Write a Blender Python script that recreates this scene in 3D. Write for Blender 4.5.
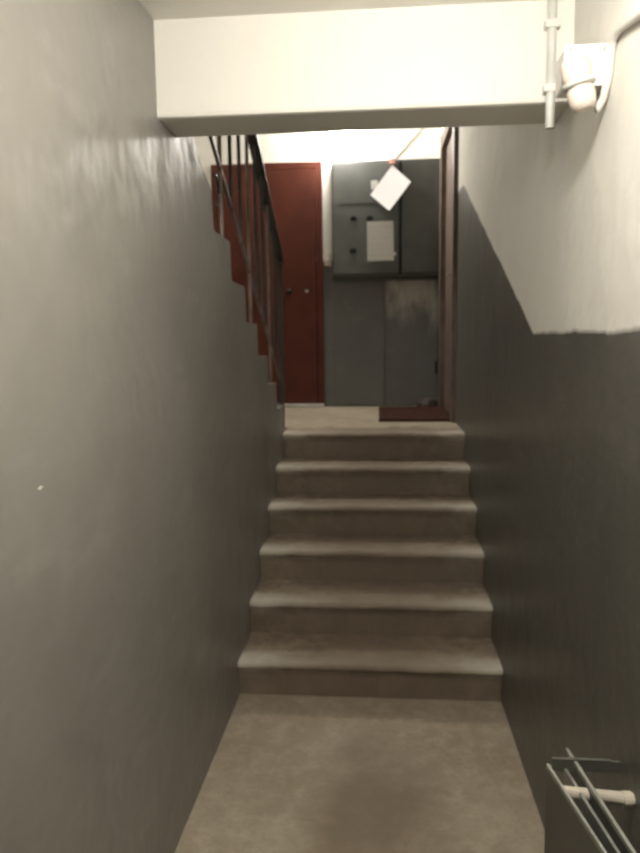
import bpy, bmesh, math, random
from mathutils import Matrix, Vector
random.seed(7)
for o in list(bpy.data.objects): bpy.data.objects.remove(o, do_unlink=True)
S = bpy.context.scene
C = S.collection

# ------------------------------------------------------------------ camera
F_PX, YAW, PITCH, ROLL, CAM_H = 698.12, .0842, .1236, -.0125, 1.5296
def ray(u, v):
    a, b = u, v
    c, s = math.cos(ROLL), math.sin(ROLL)
    a, b = a*c + b*s, -a*s + b*c
    xr, up, z = a, -b, F_PX
    cp, sp = math.cos(PITCH), math.sin(PITCH)
    yf, zz = z*cp + up*sp, -z*sp + up*cp
    cy, sy = math.cos(YAW), math.sin(YAW)
    return Vector((xr*cy - yf*sy, xr*sy + yf*cy, zz))
fwd = ray(0, 0).normalized(); rgt = (ray(1, 0) - ray(0, 0)).normalized(); upv = (ray(0, -1) - ray(0, 0)).normalized()
cam = bpy.data.cameras.new('camera'); camo = bpy.data.objects.new('camera', cam); C.objects.link(camo)
cam.sensor_fit = 'VERTICAL'; cam.sensor_height = 24.0; cam.lens = F_PX/853*24.0
cam.clip_start = .02; cam.clip_end = 60
camo.matrix_world = Matrix(((rgt.x, upv.x, -fwd.x, 0), (rgt.y, upv.y, -fwd.y, 0), (rgt.z, upv.z, -fwd.z, CAM_H), (0, 0, 0, 1)))
S.camera = camo
cam.dof.use_dof = True; cam.dof.focus_distance = .55; cam.dof.aperture_fstop = 7.5   # hand-held close focus: the whole stairwell is a little soft

# ------------------------------------------------------------------ world, exposure
w = bpy.data.worlds.new('world'); S.world = w; w.use_nodes = True
w.node_tree.nodes['Background'].inputs[0].default_value = (.9, .93, 1, 1)
w.node_tree.nodes['Background'].inputs[1].default_value = .01
S.view_settings.view_transform = 'Standard'; S.view_settings.look = 'None'
S.view_settings.gamma = 1; S.view_settings.use_curve_mapping = False
S.view_settings.exposure = 0.0
NEAR_LAMP = 255.0       # emission strength of the vestibule globe
LANDING_LAMP = 135.0    # emission strength of the landing globe
LIGHT_COL = (1.0, .955, .88, 1)

# ------------------------------------------------------------------ materials
def new_mat(name):
    m = bpy.data.materials.new(name); m.use_nodes = True
    nt = m.node_tree; b = nt.nodes['Principled BSDF']
    return m, nt, b
def node(nt, typ, **kw):
    n = nt.nodes.new(typ)
    for k, v in kw.items(): setattr(n, k, v)
    return n
def math_n(nt, op, a, b=None, clamp=False):
    n = node(nt, 'ShaderNodeMath', operation=op, use_clamp=clamp)
    for i, x in enumerate((a, b)):
        if x is None: continue
        if isinstance(x, (int, float)): n.inputs[i].default_value = x
        else: nt.links.new(x, n.inputs[i])
    return n.outputs[0]
def noise(nt, scale, detail=4, rough=.55, vec=None, stretch=None):
    n = node(nt, 'ShaderNodeTexNoise'); n.inputs['Scale'].default_value = scale
    n.inputs['Detail'].default_value = detail; n.inputs['Roughness'].default_value = rough
    if vec is None: vec = node(nt, 'ShaderNodeNewGeometry').outputs['Position']
    if stretch:
        mp = node(nt, 'ShaderNodeMapping'); mp.inputs['Scale'].default_value = stretch
        nt.links.new(vec, mp.inputs[0]); vec = mp.outputs[0]
    nt.links.new(vec, n.inputs['Vector'])
    return n.outputs['Fac']
def ramp(nt, fac, lo, hi):
    n = node(nt, 'ShaderNodeMapRange'); n.clamp = True
    n.inputs['From Min'].default_value = lo; n.inputs['From Max'].default_value = hi
    nt.links.new(fac, n.inputs['Value']); return n.outputs[0]
def mix(nt, fac, a, b):
    n = node(nt, 'ShaderNodeMix', data_type='RGBA')
    if isinstance(fac, (int, float)): n.inputs[0].default_value = fac
    else: nt.links.new(fac, n.inputs[0])
    for i, x in ((6, a), (7, b)):
        if isinstance(x, tuple): n.inputs[i].default_value = (*x[:3], 1)
        else: nt.links.new(x, n.inputs[i])
    return n.outputs[2]
def bump(nt, b, height, strength=.3, dist=.01):
    n = node(nt, 'ShaderNodeBump'); n.inputs['Strength'].default_value = strength; n.inputs['Distance'].default_value = dist
    nt.links.new(height, n.inputs['Height']); nt.links.new(n.outputs[0], b.inputs['Normal'])
def simple(name, col, rough=.5, var=.15, scale=9, metal=0, bmp=.08, spec=.5):
    m, nt, b = new_mat(name)
    f = ramp(nt, noise(nt, scale), .3, .7)
    c = mix(nt, f, tuple(x*(1-var) for x in col), tuple(min(1, x*(1+var)) for x in col))
    nt.links.new(c, b.inputs['Base Color']); b.inputs['Roughness'].default_value = rough
    b.inputs['Metallic'].default_value = metal; b.inputs['Specular IOR Level'].default_value = spec
    if bmp: bump(nt, b, noise(nt, scale*6), bmp, .004)
    return m
M = {}
WHITE = (.74, .72, .66)
def whitewash():
    m, nt, b = new_mat('whitewash')
    c = mix(nt, ramp(nt, noise(nt, 2.2), .3, .7), WHITE, tuple(x*1.08 for x in WHITE))
    c = mix(nt, math_n(nt, 'MULTIPLY', ramp(nt, noise(nt, 5, 6), .6, .8), .25), c, (.48, .45, .38))
    nt.links.new(c, b.inputs['Base Color']); b.inputs['Roughness'].default_value = .85
    bump(nt, b, noise(nt, 35, 5), .15, .006); return m
M['white'] = whitewash()

def paint_color(nt, base, var=.12):
    c = mix(nt, ramp(nt, noise(nt, 1.7, 5), .3, .7), tuple(x*(1-var) for x in base), tuple(x*(1+var) for x in base))
    rub = math_n(nt, 'MULTIPLY', ramp(nt, noise(nt, 7, 6, .6, stretch=(1, .5, 1.4)), .56, .8), .35)
    c = mix(nt, rub, c, tuple(x*1.6+.03 for x in base))
    return c
def two_tone(name, paint, line, rough=.38, bstr=.35):
    """oil paint below a boundary height, whitewash above; line = (y0, z0, y1, z1) in metres"""
    m, nt, b = new_mat(name)
    g = node(nt, 'ShaderNodeNewGeometry'); sx = node(nt, 'ShaderNodeSeparateXYZ'); nt.links.new(g.outputs['Position'], sx.inputs[0])
    mr = node(nt, 'ShaderNodeMapRange'); mr.clamp = True
    mr.inputs['From Min'].default_value, mr.inputs['To Min'].default_value, mr.inputs['From Max'].default_value, mr.inputs['To Max'].default_value = line
    nt.links.new(sx.outputs[1], mr.inputs['Value'])
    wob = math_n(nt, 'MULTIPLY', math_n(nt, 'SUBTRACT', noise(nt, 6, 3), .5), .035)
    d = math_n(nt, 'ADD', math_n(nt, 'SUBTRACT', sx.outputs[2], mr.outputs[0]), wob)
    f = ramp(nt, d, -.006, .008)
    pc = paint_color(nt, paint)
    wc = mix(nt, ramp(nt, noise(nt, 2.2), .3, .7), WHITE, tuple(x*1.08 for x in WHITE))
    nt.links.new(mix(nt, f, pc, wc), b.inputs['Base Color'])
    r = node(nt, 'ShaderNodeMapRange'); r.inputs['To Min'].default_value = rough; r.inputs['To Max'].default_value = .85
    nt.links.new(f, r.inputs['Value']); nt.links.new(r.outputs[0], b.inputs['Roughness'])
    h = math_n(nt, 'ADD', noise(nt, 4, 3), math_n(nt, 'MULTIPLY', noise(nt, 30, 4), .12))
    bump(nt, b, h, bstr, .03); return m
M['wall_right'] = two_tone('wall_right_paint', (.105, .100, .087), (2.39, 1.54, 4.43, 2.45))
M['wall_back'] = two_tone('wall_back_paint', (.13, .128, .118), (0, 2.17, 1, 2.17))
CHIP = (1.222, 1.264)   # chipped paint spot on the left wall (y, z)
def left_paint():
    m, nt, b = new_mat('grey_oil_paint')
    c = paint_color(nt, (.215, .203, .182), .10)
    g = node(nt, 'ShaderNodeNewGeometry'); sx = node(nt, 'ShaderNodeSeparateXYZ'); nt.links.new(g.outputs['Position'], sx.inputs[0])
    chip = math_n(nt, 'ADD', math_n(nt, 'MULTIPLY', math_n(nt, 'ABSOLUTE', math_n(nt, 'SUBTRACT', sx.outputs[1], CHIP[0])), .6), math_n(nt, 'MULTIPLY', math_n(nt, 'ABSOLUTE', math_n(nt, 'SUBTRACT', sx.outputs[2], CHIP[1])), 1.6))
    c = mix(nt, math_n(nt, 'SUBTRACT', 1, ramp(nt, chip, .005, .009)), c, (.7, .68, .62))
    nt.links.new(c, b.inputs['Base Color']); b.inputs['Roughness'].default_value = .43
    h = math_n(nt, 'ADD', noise(nt, 3.2, 3, stretch=(1, 1, .8)), math_n(nt, 'MULTIPLY', noise(nt, 28, 4), .03))
    bump(nt, b, h, .6, .035); return m
M['left'] = left_paint()
def concrete(name, base, dark, stain=.5, edge_dirt=False):
    m, nt, b = new_mat(name)
    c = mix(nt, ramp(nt, noise(nt, 2.3, 6, .6), .3, .7), base, dark)
    c = mix(nt, math_n(nt, 'MULTIPLY', ramp(nt, noise(nt, 14, 6, .65), .45, .75), stain), c, tuple(x*1.45 for x in base))
    c = mix(nt, math_n(nt, 'MULTIPLY', ramp(nt, noise(nt, 60, 3), .5, .8), .35), c, tuple(x*.55 for x in dark))
    nt.links.new(c, b.inputs['Base Color']); b.inputs['Roughness'].default_value = .75
    bump(nt, b, noise(nt, 40, 6, .65), .3, .006); return m, nt, b, c
M['concrete'], *_ = concrete('floor_concrete', (.40, .345, .270), (.285, .232, .165))
def traffic_stain(key, cx, cy, rx, ry, col, amt):
    nt = M[key].node_tree; b = nt.nodes['Principled BSDF']; old = b.inputs['Base Color'].links[0].from_socket
    g = node(nt, 'ShaderNodeNewGeometry'); sx = node(nt, 'ShaderNodeSeparateXYZ'); nt.links.new(g.outputs['Position'], sx.inputs[0])
    dx = math_n(nt, 'DIVIDE', math_n(nt, 'SUBTRACT', sx.outputs[0], cx), rx); dy = math_n(nt, 'DIVIDE', math_n(nt, 'SUBTRACT', sx.outputs[1], cy), ry)
    d = math_n(nt, 'ADD', math_n(nt, 'MULTIPLY', dx, dx), math_n(nt, 'MULTIPLY', dy, dy))
    d = math_n(nt, 'ADD', d, math_n(nt, 'MULTIPLY', math_n(nt, 'SUBTRACT', noise(nt, 4, 4), .5), 1.6))
    f = math_n(nt, 'MULTIPLY', math_n(nt, 'SUBTRACT', 1, ramp(nt, d, .1, 1.1)), amt)
    nt.links.new(mix(nt, f, old, col), b.inputs['Base Color'])
traffic_stain('concrete', .0, 2.05, .26, .55, (.17, .125, .082), .75)
def step_mat():
    m, nt, b, c = concrete('step_concrete', (.32, .265, .20), (.185, .142, .098), .8)
    # pale wear where feet rub the nosing; riser face mixed to a darker brown below it
    tc = node(nt, 'ShaderNodeTexCoord'); sx = node(nt, 'ShaderNodeSeparateXYZ'); nt.links.new(tc.outputs['Object'], sx.inputs[0])
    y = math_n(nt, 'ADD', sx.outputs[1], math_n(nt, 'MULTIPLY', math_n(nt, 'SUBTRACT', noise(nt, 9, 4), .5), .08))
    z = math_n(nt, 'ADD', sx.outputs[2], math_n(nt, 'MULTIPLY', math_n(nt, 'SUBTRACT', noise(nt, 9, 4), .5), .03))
    near = math_n(nt, 'SUBTRACT', 1, ramp(nt, y, .03, .13))
    top = ramp(nt, z, -.026, -.008)
    c = mix(nt, math_n(nt, 'MULTIPLY', math_n(nt, 'MULTIPLY', near, top), .75), c, (.44, .40, .33))
    riser_brown = math_n(nt, 'MULTIPLY', math_n(nt, 'SUBTRACT', 1, ramp(nt, z, -.06, -.02)), .6)
    tr = math_n(nt, 'SUBTRACT', 1, ramp(nt, math_n(nt, 'ADD', math_n(nt, 'ABSOLUTE', math_n(nt, 'ADD', sx.outputs[0], .02)), math_n(nt, 'MULTIPLY', noise(nt, 6, 3), .15)), .20, .52))
    c = mix(nt, math_n(nt, 'MULTIPLY', tr, .7), c, (.175, .13, .088))
    ex = math_n(nt, 'ABSOLUTE', math_n(nt, 'ADD', sx.outputs[0], .045))
    ends = math_n(nt, 'MULTIPLY', ramp(nt, math_n(nt, 'ADD', ex, math_n(nt, 'MULTIPLY', noise(nt, 12, 3), .16)), .46, .60), math_n(nt, 'MULTIPLY', near, ramp(nt, z, -.085, -.02)))
    c = mix(nt, math_n(nt, 'MULTIPLY', ends, .8), c, (.58, .54, .46))
    c = mix(nt, riser_brown, c, (.165, .128, .088))
    nt.links.new(c, b.inputs['Base Color']); return m
M['step'] = step_mat()
M['red'] = simple('red_brown_steel', (.088, .021, .011), .6, .15, 6, bmp=.06, spec=.25)
M['brown'] = simple('brown_wood_paint', (.135, .098, .080), .5, .3, 8, bmp=.15)
M['brown_dark'] = simple('dark_brown_leatherette', (.060, .040, .032), .6, .2, 8)
M['cabinet'] = simple('cabinet_grey_enamel', (.108, .110, .102), .45, .15, 5, bmp=.06)
M['cabinet_dark'] = simple('cabinet_dark_enamel', (.082, .084, .078), .45, .15, 5, bmp=.06)
M['black'] = simple('black_void', (.012, .012, .012), .6, .1, 5)
M['iron'] = simple('dark_iron_paint', (.030, .026, .022), .45, .3, 12, bmp=.1)
M['iron_brown'] = simple('worn_baluster_paint', (.17, .128, .10), .45, .4, 12, bmp=.1)
M['mat'] = simple('mat_fibre', (.058, .026, .018), .95, .35, 30, bmp=.6, spec=.1)
M['plastic'] = simple('white_plastic', (.72, .70, .65), .4, .05, 5, bmp=.02)
M['conduit'] = simple('grey_conduit', (.56, .56, .52), .5, .15, 8, bmp=.05)
M['pinkish'] = simple('old_bakelite_cream', (.66, .58, .50), .5, .15, 14, bmp=.1)
M['steel'] = simple('brushed_steel', (.42, .42, .39), .38, .2, 20, metal=.7)
M['pipe'] = simple('pale_painted_pipe', (.56, .51, .42), .4, .2, 14, bmp=.1)
M['casing'] = simple('casing_olive_enamel', (.105, .101, .085), .45, .12, 6)
M['casing_edge'] = simple('casing_bare_edge', (.30, .30, .26), .45, .2, 20)
M['wire'] = simple('grey_wire', (.30, .29, .26), .6, .1, 9)
M['pink'] = simple('pink_clip', (.55, .27, .23), .5, .1, 9)
def paper_mat(name, base, sc, amt):
    m, nt, b = new_mat(name)
    tc = node(nt, 'ShaderNodeTexCoord')
    wv = node(nt, 'ShaderNodeTexWave', bands_direction='Z'); wv.inputs['Scale'].default_value = sc; wv.inputs['Distortion'].default_value = .3
    nt.links.new(tc.outputs['Object'], wv.inputs['Vector'])
    words = ramp(nt, noise(nt, 24, 3, vec=tc.outputs['Object'], stretch=(2, 1, 1)), .42, .62)
    f = math_n(nt, 'MULTIPLY', math_n(nt, 'MULTIPLY', ramp(nt, wv.outputs['Fac'], .6, .8), words), amt)
    nt.links.new(mix(nt, f, base, tuple(x*.45 for x in base)), b.inputs['Base Color'])
    b.inputs['Roughness'].default_value = .8; return m
M['paper'] = paper_mat('paper_white', (.78, .76, .77), 14, .10)
M['paper_grey'] = paper_mat('paper_greyed', (.47, .46, .43), 7, .16)
def globe_mat(name, s):
    m, nt, b = new_mat(name)
    b.inputs['Base Color'].default_value = (.8, .8, .78, 1)
    b.inputs['Emission Color'].default_value = LIGHT_COL; b.inputs['Emission Strength'].default_value = s
    return m
M['globe_near'] = globe_mat('vestibule_globe', NEAR_LAMP)
M['globe_far'] = globe_mat('landing_globe', LANDING_LAMP)

# ------------------------------------------------------------------ mesh helpers
def obj(name, bm, mat, parent=None, smooth=False, loc=None):
    me = bpy.data.meshes.new(name); bmesh.ops.recalc_face_normals(bm, faces=bm.faces)
    bm.to_mesh(me); bm.free()
    if mat: me.materials.append(M[mat] if isinstance(mat, str) else mat)
    if smooth:
        for p in me.polygons: p.use_smooth = True
    o = bpy.data.objects.new(name, me); C.objects.link(o)
    if parent: o.parent = parent
    if loc: o.location = loc
    return o
def thing(name, label, cat, loc=(0, 0, 0), group=None):
    o = bpy.data.objects.new(name, None); C.objects.link(o); o.location = loc; o.empty_display_size = .1
    return tag(o, label, cat, group)
def tag(o, label, cat, group=None, kind=None):
    o['label'] = label; o['category'] = cat
    if group: o['group'] = group
    if kind: o['kind'] = kind
    return o
def struct(o, label=None, cat=None):
    o['kind'] = 'structure'
    if label: o['label'] = label
    if cat: o['category'] = cat
    return o
def box(bm, x0, x1, y0, y1, z0, z1, bev=0):
    r = bmesh.ops.create_cube(bm, size=1)
    for v in r['verts']:
        v.co = Vector((x0 + (v.co.x+.5)*(x1-x0), y0 + (v.co.y+.5)*(y1-y0), z0 + (v.co.z+.5)*(z1-z0)))
    if bev:
        es = list({e for v in r['verts'] for e in v.link_edges})
        bmesh.ops.bevel(bm, geom=es, offset=bev, segments=2, affect='EDGES', profile=.6)
    return bm
def B(*a, bev=0): return box(bmesh.new(), *a, bev=bev)
def tube(bm, pts, r, seg=10, cap=True):
    pts = [Vector(p) for p in pts]; rings = []
    for i, p in enumerate(pts):
        d = (pts[min(i+1, len(pts)-1)] - pts[max(i-1, 0)]).normalized()
        a = d.cross(Vector((0, 0, 1)))
        if a.length < 1e-3: a = d.cross(Vector((1, 0, 0)))
        a.normalize(); b = d.cross(a)
        rr = r[i] if isinstance(r, (list, tuple)) else r
        rings.append([bm.verts.new(p + (a*math.cos(t) + b*math.sin(t))*rr) for t in [2*math.pi*k/seg for k in range(seg)]])
    for q, s in zip(rings, rings[1:]):
        for k in range(seg): bm.faces.new((q[k], q[(k+1) % seg], s[(k+1) % seg], s[k]))
    if cap: bm.faces.new(rings[0][::-1]); bm.faces.new(rings[-1])
    return bm
def T(pts, r, seg=10): return tube(bmesh.new(), pts, r, seg)
def extrude_poly(pts, axis, a, b):
    """prism of a polygon in the plane normal to axis, between a and b"""
    bm = bmesh.new()
    def P(p, t): return {'x': (t, p[0], p[1]), 'y': (p[0], t, p[1]), 'z': (p[0], p[1], t)}[axis]
    lo = [bm.verts.new(P(p, a)) for p in pts]; hi = [bm.verts.new(P(p, b)) for p in pts]
    n = len(pts); bm.faces.new(lo[::-1]); bm.faces.new(hi)
    for i in range(n): bm.faces.new((lo[i], lo[(i+1) % n], hi[(i+1) % n], hi[i]))
    return bm
def fillet(pts, r, seg=3):
    out = []; n = len(pts)
    for i, p in enumerate(pts):
        p = Vector(p).to_2d() if len(p) > 2 else Vector(p); a = Vector(pts[i-1]); b = Vector(pts[(i+1) % n])
        da, db = a-p, b-p; k = min(r, da.length*.4, db.length*.4); da.normalize(); db.normalize()
        s, e = p+da*k, p+db*k
        for j in range(seg+1):
            t = j/seg; out.append(tuple(s*(1-t)**2 + p*2*t*(1-t) + e*t*t))
    return out
def lathe(profile, seg=24, axis='z'):
    bm = bmesh.new(); rings = []
    for r, z in profile:
        ring = []
        for k in range(seg):
            t = 2*math.pi*k/seg; c, s = r*math.cos(t), r*math.sin(t)
            ring.append(bm.verts.new({'z': (c, s, z), 'y': (c, z, s), 'x': (z, c, s)}[axis]))
        rings.append(ring)
    for q, s in zip(rings, rings[1:]):
        for k in range(seg): bm.faces.new((q[k], q[(k+1) % seg], s[(k+1) % seg], s[k]))
    bm.faces.new(rings[0][::-1]); bm.faces.new(rings[-1]); return bm

# ------------------------------------------------------------------ main dimensions
RISE, TREAD, Y1 = .161, .2796, 2.809
LAND = RISE*6                    # landing level
YT = Y1 + 5*TREAD                # landing edge
YB = 5.90                        # face of the back wall
XR = .515                        # face of the right wall
def xl(y): return -.640 + .0128*y # face of the left wall (slightly out of parallel)
YU = YT + .076                   # first riser of the upper flight
CEIL, BEAM_Y0, BEAM_Y1, BEAM_Z = 2.408, 2.0, 2.20, 2.150
XLL = -1.75; TOP = 3.65

# ------------------------------------------------------------------ the shell
struct(obj('floor', B(-.8, XR+.1, -1.4, Y1+.35, -.15, 0), 'concrete'), 'worn concrete floor of the vestibule in front of the steps', 'floor')
struct(obj('floor_landing', B(XLL, XR+.1, YT+.25, YB+.1, LAND-.18, LAND), 'concrete'), 'concrete landing floor in front of the red door', 'floor')
struct(obj('ceiling', B(-1.75, XR+.12, -1.4, BEAM_Y0+.02, CEIL, CEIL+.16), 'white'), 'low whitewashed ceiling over the vestibule', 'ceiling')
struct(obj('ceiling_landing', B(XLL-.1, XR+.12, BEAM_Y1-.1, YB+.12, TOP, TOP+.15), 'white'), 'high ceiling above the landing', 'ceiling')
beam = obj('ceiling_beam', B(-.66, XR+.02, BEAM_Y0, BEAM_Y1, BEAM_Z, CEIL+.20, bev=.012), 'white')
struct(beam, 'thick whitewashed concrete beam crossing over the steps', 'beam')

# left wall: solid below the upper flight, its top edge follows the flight's steps
prof = [(-1.4, -.15), (-1.4, CEIL), (BEAM_Y0, CEIL), (BEAM_Y0+.01, 2.30), (2.20, 2.255), (2.36, 2.215)]
yk = [YU - k*TREAD for k in range(7)]
prof += [(yk[6]-.13, 7*RISE+6*RISE+.035), (yk[6]-.01, 7*RISE+6*RISE-.01)]
for k in range(6, 0, -1):
    prof += [(yk[k]+.012, (6+k)*RISE+.004), (yk[k-1], (6+k)*RISE)]
prof += [(YU, LAND-.02), (YU, -.15)]
fil = fillet(prof[6:-2], .022, 3)
pts = prof[:6] + fil + prof[-2:]
bm = extrude_poly(pts, 'x', 0, -.13)
for v in bm.verts: v.co.x += xl(v.co.y)
struct(obj('wall_left', bm, 'left'), 'grey oil-painted wall whose edge follows the upper steps', 'wall')

# right wall with the doorway on the landing
DY0, DY1, DZ = 4.80, 5.66, LAND+2.05
bm = B(XR, XR+.12, -1.4, DY0, -.15, TOP)
box(bm, XR, XR+.12, DY0, DY1, DZ, TOP); box(bm, XR, XR+.12, DY1, YB+.12, -.15, TOP); box(bm, XR, XR+.12, DY0, DY1, -.15, LAND)
struct(obj('wall_right', bm, 'wall_right'), 'wall with dark grey lower paint stepping up along the stairs', 'wall')
struct(obj('wall_back', B(XLL-.1, XR+.0, YB, YB+.12, LAND-.18, TOP), 'wall_back'), 'landing wall behind the red door and the meter cabinet', 'wall')
struct(obj('wall_stairwell', B(XLL-.12, XLL, BEAM_Y1-.1, YB+.1, -.15, TOP), 'white'), 'whitewashed far side wall of the upper flight', 'wall')
struct(obj('wall_front', B(-.85, XR+.1, -1.52, -1.4, -.15, CEIL+.1), 'white'), 'entrance wall of the vestibule', 'wall')
struct(obj('wall_upper', B(XLL-.1, XR+.12, BEAM_Y1-.2, BEAM_Y1-.08, CEIL+.19, TOP), 'white'), 'wall of the half landing above the beam', 'wall')

# ------------------------------------------------------------------ lower flight
st = thing('stair_flight', 'short flight of worn concrete steps rising to the landing', 'stairs', (0, Y1, 0))
sp = [(0.0, 0.0), (TREAD+.03, 0.0), (TREAD+.03, -RISE-.05), (.03, -RISE-.05), (.024, -.062), (.004, -.040)]
r = [(TREAD+.03, 0), (TREAD+.03, -RISE-.02), (.034, -RISE-.02), (.030, -RISE+.022), (.022, -.060), (.013, -.036), (.004, -.027), (.000, -.018), (.002, -.008), (.010, -.0015), (.022, 0)]
bm = extrude_poly(r, 'x', -.625, XR+.005)
# cut across so that the nosing can be uneven
for x in [i*.07-.56 for i in range(16)]:
    bmesh.ops.bisect_plane(bm, geom=bm.verts[:]+bm.edges[:]+bm.faces[:], plane_co=(x, 0, 0), plane_no=(1, 0, 0))
base = bm
for k in range(6):
    b2 = base.copy(); rnd = random.Random(k*5+1); off = {}
    for v in b2.verts:
        if v.co.y < .026 and v.co.z > -.08:
            key = round(v.co.x, 3)
            if key not in off: off[key] = (rnd.uniform(-.004, .005), rnd.uniform(-.005, .0005))
            v.co.y += off[key][0]; v.co.z += off[key][1]
    for v in b2.verts:
        if v.co.x < -.62: v.co.x = xl(Y1+k*TREAD+v.co.y)+.0005
        if v.co.x > XR-.01: v.co.x = XR-.0005
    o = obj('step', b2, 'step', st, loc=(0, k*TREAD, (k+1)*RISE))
base.free()

# upper flight, climbing back over the vestibule behind the left wall
uf = thing('stair_flight', 'concrete upper flight climbing behind the left wall beside the railing', 'stairs', (-1.2, YU, LAND))
for k in range(8):
    obj('step', B(XLL+1.202, -.765+1.2, -(k+1)*TREAD, -k*TREAD+.0, (k+1)*RISE-.22, (k+1)*RISE, bev=.008), 'step', uf)

# ------------------------------------------------------------------ railing of the upper flight
XRL = -.612
rl = thing('stair_railing', 'dark iron stair railing with flat handrail on the upper flight', 'railing', (XRL, YU, 0))
def hz(y): return 2.03 + (4.40-y)*.560
def lz(y): return 1.285 + (4.33-y)*.585
def rp(y, z): return (0, y-YU, z)
def slab_bar(y0, y1, zf, hw, hh):
    bm = bmesh.new(); vs = []
    for y in (y0, y1):
        vs.append([bm.verts.new((sx*hw, y-YU, zf(y)+sz*hh)) for sx, sz in ((-1, -1), (1, -1), (1, 1), (-1, 1))])
    for i in range(4): bm.faces.new((vs[0][i], vs[0][(i+1) % 4], vs[1][(i+1) % 4], vs[1][i]))
    bm.faces.new(vs[0][::-1]); bm.faces.new(vs[1])
    bmesh.ops.bevel(bm, geom=bm.edges[:], offset=min(hw, hh)*.5, segments=2, affect='EDGES'); return bm
obj('handrail', slab_bar(4.44, 2.30, hz, .026, .018), 'iron', rl)
obj('lower_rail', slab_bar(4.36, 2.45, lz, .007, .011), 'iron_brown', rl)
obj('newel_post', B(-.014, .014, 4.30-YU-.014+.10, 4.30-YU+.014+.10, LAND, hz(4.40)), 'iron', rl)
for i in range(9):
    y = 2.58 + i*.195
    foot = lz(y)-.01
    if i % 3 == 1:
        k = int((YU-y)/TREAD); foot = (7+k)*RISE-.03
    obj('baluster', T([rp(y, foot), rp(y, hz(y))], .0085, 8), 'iron_brown' if i % 3 == 1 else 'iron', rl)
hook = [(.022, 2.59-YU + .05*math.sin(t), 2.07+.055*math.cos(t)) for t in [i*.28-.3 for i in range(12)]]
obj('bracket_loop', T(hook, .007, 8), 'iron', rl)

# ------------------------------------------------------------------ red door
d1 = struct(thing('door_1', 'red-brown steel apartment door beside the meter cabinet', 'door', (-.915, YB, LAND)))
X0, X1 = -.455, .460
obj('frame', box(box(B(X0, X0+.05, -.035, .0, .02, 2.0), X1-.05, X1, -.035, .0, .02, 2.0), X0+.05, X1-.05, -.035, 0, 1.95, 2.0), 'red', d1)
slab = obj('leaf', B(X0+.054, X1-.054, -.042, -.002, .03, 1.944, bev=.004), 'red', d1)
obj('lock_plate', lathe([(.024, -.001), (.024, -.008), (.018, -.014), (.003, -.015)], 20, 'y'), 'black', d1, loc=(.175, -.042, .965))
obj('keyhole_cover', lathe([(.014, -.001), (.014, -.009), (.004, -.011)], 16, 'y'), 'steel', d1, loc=(.325, -.042, .965))
obj('handle', T([(.175, -.05, .965), (.175, -.075, .965), (.20, -.08, .965)], .007, 8), 'black', d1)
obj('threshold', B(X0+.0, X1-.0, -.10, .0, .0, .028, bev=.004), 'conduit', d1)

# ------------------------------------------------------------------ brown door on the right wall of the landing
d2 = struct(thing('door_2', 'brown apartment door set edge-on in the right landing wall', 'door', (XR, DY0, LAND)))
W = DY1-DY0; H2 = 2.05
bmf = B(-.030, .10, -.085, .02, 0, H2+.06, bev=.004)
obj('near_jamb', bmf, 'brown', d2)
obj('far_jamb', B(-.030, .10, W-.02, W+.085, 0, H2+.06, bev=.004), 'brown', d2)
obj('head_casing', B(-.028, .10, .02, W-.02, H2-.04, H2+.06, bev=.003), 'brown', d2)
obj('leaf', B(.010, .055, .022, W-.022, .01, H2-.045, bev=.004), 'brown', d2)
obj('door_handle', T([(.012, .10, 1.0), (-.035, .10, 1.0), (-.035, .20, 1.0)], .008, 8), 'steel', d2)

# ------------------------------------------------------------------ meter cabinet
CX0, CX1, CZ0, CZ1 = -.375, .500, 2.035, 2.950
mc = thing('meter_cabinet', 'dark grey metal electric meter cabinet on the landing wall', 'cabinet', ((CX0+CX1)/2, YB, CZ0))
hw = (CX1-CX0)/2; ch = CZ1-CZ0; xs = .182-(CX0+CX1)/2
obj('body', B(-hw, hw, -.075, .0, 0, ch, bev=.004), 'cabinet_dark', mc)
dl = obj('door', B(-hw+.012, xs-.018, -.090, -.076, .025, ch-.02, bev=.004), 'cabinet', mc)
dr = obj('door', B(xs+.012, hw-.012, -.088, -.076, .025, ch-.02, bev=.004), 'cabinet_dark', mc)
obj('seam_strip', B(xs-.016, xs+.010, -.079, -.0755, .02, ch-.015), 'black', mc)
cxm = (CX0+CX1)/2
for px, pz in ((-.198, 2.498), (-.066, 2.497), (-.203, 2.246)):
    e = lathe([(.027, .001), (.027, -.006), (.022, -.0075), (.020, -.003), (.001, -.003)], 20, 'y')
    for v in e.verts: v.co.z *= .72
    obj('meter_window', e, 'black', dl, loc=(px-cxm, -.090, pz-CZ0))
obj('rib', B(-.31-cxm, -.02-cxm, -.094, -.0895, 2.612-CZ0, 2.624-CZ0), 'cabinet_dark', dl)
obj('rating_plate', B(-.055-cxm, .0-cxm, -.0925, -.0895, 2.72-CZ0, 2.79-CZ0), 'conduit', dl)
obj('latch', B(.12-cxm, .145-cxm, -.10, -.0895, 2.20-CZ0, 2.225-CZ0, bev=.003), 'conduit', dl)

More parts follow.
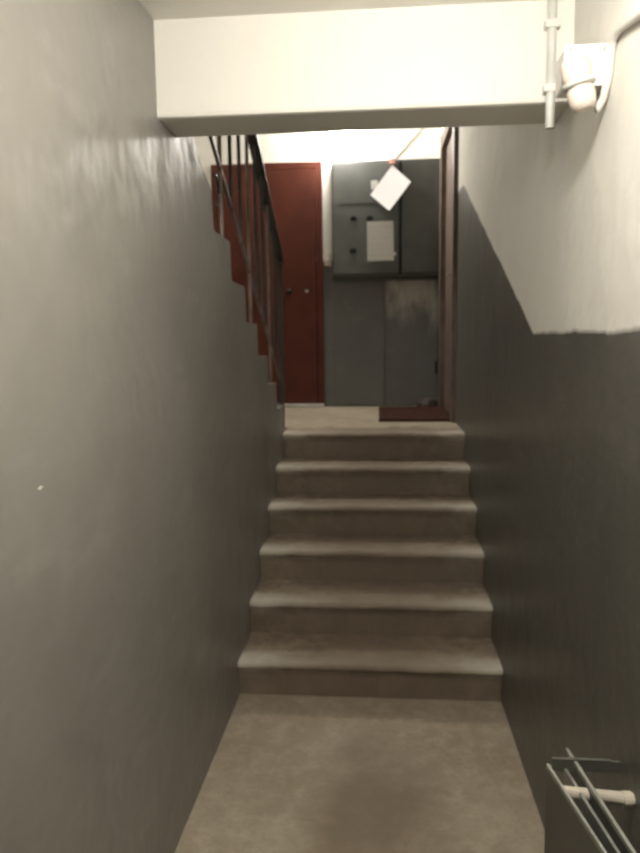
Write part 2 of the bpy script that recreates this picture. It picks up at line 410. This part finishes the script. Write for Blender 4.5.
# lower steel panels beneath the cabinet
def scuffed():
    m, nt, b = new_mat('scuffed_grey_panel')
    c = paint_color(nt, (.118, .116, .107), .15)
    g = node(nt, 'ShaderNodeNewGeometry'); sx = node(nt, 'ShaderNodeSeparateXYZ'); nt.links.new(g.outputs['Position'], sx.inputs[0])
    zz = math_n(nt, 'ADD', sx.outputs[2], math_n(nt, 'MULTIPLY', math_n(nt, 'SUBTRACT', noise(nt, 11, 4, stretch=(1, 1, .3)), .5), .55))
    patch = math_n(nt, 'MULTIPLY', ramp(nt, zz, 1.62, 1.86), ramp(nt, sx.outputs[0], .05, .09))
    patch = math_n(nt, 'MULTIPLY', patch, ramp(nt, noise(nt, 9, 6, .65, stretch=(1, 1, .45)), .28, .54))
    c = mix(nt, math_n(nt, 'MULTIPLY', patch, .65), c, (.50, .48, .43))
    nt.links.new(c, b.inputs['Base Color']); b.inputs['Roughness'].default_value = .5
    bump(nt, b, noise(nt, 16, 5), .15, .01); return m
M['scuffed'] = scuffed()
lp = thing('wall_panelling', 'scuffed grey wall panels below the meter cabinet', 'panel', (0, YB, LAND))
obj('panel', B(-.372, .052, -.022, 0, .012, CZ0-LAND-.03, bev=.004), 'scuffed', lp)
obj('panel', B(.058, .496, -.026, 0, .012, CZ0-LAND-.03, bev=.004), 'scuffed', lp)
obj('hinge', T([(.478, -.03, .27), (.478, -.03, .38)], .012, 10), 'black', lp)

# strip of pale plaster and a bell button between the red door and the cabinet
bell = thing('door_bell', 'small pinkish door bell button between red door and cabinet', 'door bell', (-.415, YB, 2.185))
obj('plate', B(-.028, .028, -.018, 0, -.05, .05, bev=.006), 'pinkish', bell)
obj('button', lathe([(.012, 0), (.012, -.006), (.004, -.008)], 16, 'y'), 'plastic', bell, loc=(0, -.018, 0))

# ------------------------------------------------------------------ papers on the cabinet
def paper(corners, curl, name, mat):
    """bent sheet through four corners (x, z); origin at centre"""
    cx = sum(c[0] for c in corners)/4; cz = sum(c[1] for c in corners)/4
    bm = bmesh.new(); n = 8; g = []
    for i in range(n+1):
        row = []
        for j in range(n+1):
            s, t = i/n, j/n
            x = (corners[0][0]*(1-s)+corners[1][0]*s)*(1-t) + (corners[3][0]*(1-s)+corners[2][0]*s)*t
            z = (corners[0][1]*(1-s)+corners[1][1]*s)*(1-t) + (corners[3][1]*(1-s)+corners[2][1]*s)*t
            row.append(bm.verts.new((x-cx, -curl*(s**2)*.6 - curl*(t**3)*.7, z-cz)))
        g.append(row)
    for i in range(n):
        for j in range(n): bm.faces.new((g[i][j], g[i+1][j], g[i+1][j+1], g[i][j+1]))
    return bm, (cx, cz)
bm, c = paper([(.114, 2.905), (.262, 2.765), (.089, 2.542), (-.062, 2.673)], .035, 'p', 0)
pn = tag(obj('paper_notice', bm, 'paper', loc=(c[0], YB-.0985, c[1])), 'white paper notice hanging tilted from the top of the meter cabinet', 'notice')
clip = obj('pin', B(-.022, .022, -.010, .006, -.018, .028, bev=.004), 'pink', pn, loc=(.114-c[0], -.004, 2.925-c[1])); clip['label'] = 'pink clip'
bm, c = paper([(-.090, 2.470), (.122, 2.470), (.128, 2.157), (-.086, 2.157)], .006, 'p', 0)
tag(obj('paper_notice', bm, 'paper_grey', loc=(c[0], YB-.0975, c[1])), 'greyish upright paper sheet stuck on the left cabinet door', 'notice')

# ------------------------------------------------------------------ door mat
bm = B(-.25, .25, -.43, .43, 0, .018, bev=.006)
mt = thing('door_mat', 'flat dark red door mat on the landing by the brown door', 'door mat', (.258, 5.20, LAND))
obj('pile', bm, 'mat', mt)
obj('binding', box(box(box(B(-.255, .255, -.435, -.418, 0, .020), -.255, .255, .418, .435, 0, .020), -.255, -.238, -.418, .418, 0, .020), .238, .255, -.418, .418, 0, .020), 'mat', mt)
shoe = thing('rag', 'small dark crumpled rag by the brown door jamb', 'rag', (.40, 5.735, LAND))
bm = bmesh.new(); bmesh.ops.create_icosphere(bm, subdivisions=3, radius=1)
for v in bm.verts:
    n_ = 1 + .18*math.sin(v.co.x*7+1)*math.sin(v.co.y*6) + .12*math.sin(v.co.z*9+v.co.x*4)
    v.co = Vector((v.co.x*.085*n_, v.co.y*.05*n_, max(0, (v.co.z+.35)*.055*n_)))
obj('cloth', bm, 'brown_dark', shoe, smooth=True)

# ------------------------------------------------------------------ landing lamp and its wire
la = thing('wall_lamp', 'glowing round glass lamp high on the landing wall', 'lamp', (-.28, YB, 3.17))
obj('base', lathe([(.075, 0), (.075, -.03), (.06, -.045), (.05, -.05)], 24, 'y'), 'plastic', la)
gp = [(.11*math.sin(a), -.13-.11*math.cos(math.pi-a)*-1*-1) for a in [.05+i*(math.pi-.55)/14 for i in range(15)]]
bm = bmesh.new(); bmesh.ops.create_uvsphere(bm, u_segments=24, v_segments=16, radius=.105)
obj('glass_globe', bm, 'globe_far', la, smooth=True, loc=(0, -.145, 0))
tag(obj('cable', T([(.10, YB-.006, 2.952), (.14, YB-.006, 2.985), (.22, YB-.006, 3.07), (.36, YB-.006, 3.22), (.45, YB-.006, 3.36)], .006, 8), 'plastic'), 'thin cable slanting across the white wall above the cabinet', 'cable')

# ------------------------------------------------------------------ fittings at the right end of the beam
cd = thing('conduit', 'vertical grey conduit running down the right end of the beam', 'conduit', (.455, BEAM_Y0-.014, 2.08))
obj('pipe', T([(0, 0, CEIL-2.08), (0, 0, .0)], .012, 12), 'conduit', cd, smooth=False)
for z in (.10, .26): obj('clip', B(-.019, .019, -.015, .014, z-.010, z+.010, bev=.003), 'plastic', cd)
jb = thing('junction_box', 'white square junction box on the right wall beside the beam', 'junction box', (XR, 1.712, 2.092))
obj('body', B(-.094, 0, 0, .08, 0, .085, bev=.006), 'plastic', jb)
obj('lid', B(-.097, .0, -.012, .0, -.003, .088, bev=.004), 'plastic', jb)
for x, z in ((-.087, .010), (-.087, .076), (-.012, .076)): obj('screw', lathe([(.005, 0), (.005, -.003), (.001, -.004)], 10, 'y'), 'steel', jb, loc=(x, -.012, z))
so = thing('lamp_socket', 'old cream lamp socket hanging under the junction box', 'socket', (.447, 1.655, 2.052))
body = lathe([(.012, -.035), (.026, -.033), (.033, -.018), (.035, .004), (.034, .02), (.030, .026), (.033, .034), (.038, .052), (.038, .085), (.030, .100), (.010, .106)], 24)
o = obj('shell', body, 'pinkish', so, smooth=True); o.rotation_euler = (0, math.radians(-14), 0)
o2 = obj('collar', lathe([(.040, .028), (.041, .034), (.040, .040), (.036, .041)], 24), 'conduit', so, smooth=True); o2.rotation_euler = (0, math.radians(-14), 0)
for q in (o, o2): q.scale = (.85, .85, .82)
tag(obj('cable', T([(.506, 1.30, 2.125), (.506, 1.483, 2.146), (.505, 1.60, 2.168), (.505, 1.635, 2.165), (.505, 1.652, 2.145), (.505, 1.662, 2.10), (.503, 1.685, 2.06), (.497, 1.70, 2.042), (.490, 1.70, 2.036)], .009, 10), 'plastic', smooth=True), 'pale looped cable on the wall right of the junction box', 'cable')

# ------------------------------------------------------------------ convector by the right wall
cv = thing('convector', 'sheet metal heating convector casing low by the right wall', 'radiator', (0, 0, 0))
def sheet(a, b, z0, z1, t=.004):
    a, b = Vector((*a, 0)), Vector((*b, 0)); d = (b-a).normalized(); n = Vector((-d.y, d.x, 0))*t/2
    bm = bmesh.new(); q = [a-n, b-n, b+n, a+n]
    lo = [bm.verts.new((p.x, p.y, z0)) for p in q]; hi = [bm.verts.new((p.x, p.y, z1)) for p in q]
    bm.faces.new(lo[::-1]); bm.faces.new(hi)
    for i in range(4): bm.faces.new((lo[i], lo[(i+1) % 4], hi[(i+1) % 4], hi[i]))
    return bm
LA, LB = (.360, 1.430), (.462, .76)
RA, RB = (.415, 1.488), (.489, .80)
fp = obj('front_panel', sheet(LA, LB, .10, .615), 'casing', cv)
obj('rim', sheet(LA, LB, .612, .622, .0055), 'casing_edge', fp)
bp = obj('back_panel', sheet(RA, RB, .10, .617), 'casing', cv)
obj('rim', sheet(RA, RB, .614, .624, .0065), 'casing_edge', bp)
RA2, RB2 = (.400, 1.44), (.478, .80)
obj('inner_panel', sheet(RA2, RB2, .12, .606, .006), 'steel', cv)
for i in range(14):
    t = i/14+.03
    a = (LA[0]+(LB[0]-LA[0])*t+.004, LA[1]+(LB[1]-LA[1])*t); b = (RA2[0]+(RB2[0]-RA2[0])*t-.004, RA2[1]+(RB2[1]-RA2[1])*t)
    obj('fin', sheet(a, b, .16, .42, .002), 'black', cv)
obj('pipe', T([(.372, 1.372, .598), (XR+.01, 1.362, .594)], .0125, 14), 'pipe', cv, smooth=False)
obj('pipe_collar', T([(XR-.022, 1.363, .594), (XR-.004, 1.363, .594)], .0155, 14), 'pipe', cv)
obj('bracket', B(.372, XR, 1.440, 1.446, .600, .625), 'casing', cv)
obj('bracket_edge', B(.372, XR-.02, 1.439, 1.447, .625, .628), 'casing', cv)
obj('foot', B(.375, .40, 1.36, 1.39, 0, .11), 'casing', cv); obj('foot', B(.455, .475, .84, .87, 0, .11), 'casing', cv)

# ------------------------------------------------------------------ vestibule lamp (above the camera)
vl = thing('ceiling_lamp', 'round glass lamp on the vestibule ceiling', 'lamp', (.20, .85, CEIL))
obj('base', lathe([(.05, 0), (.05, -.03), (.04, -.04)], 24), 'plastic', vl)
bm = bmesh.new(); bmesh.ops.create_uvsphere(bm, u_segments=24, v_segments=16, radius=.07)
obj('glass_globe', bm, 'globe_near', vl, smooth=True, loc=(0, 0, -.13))
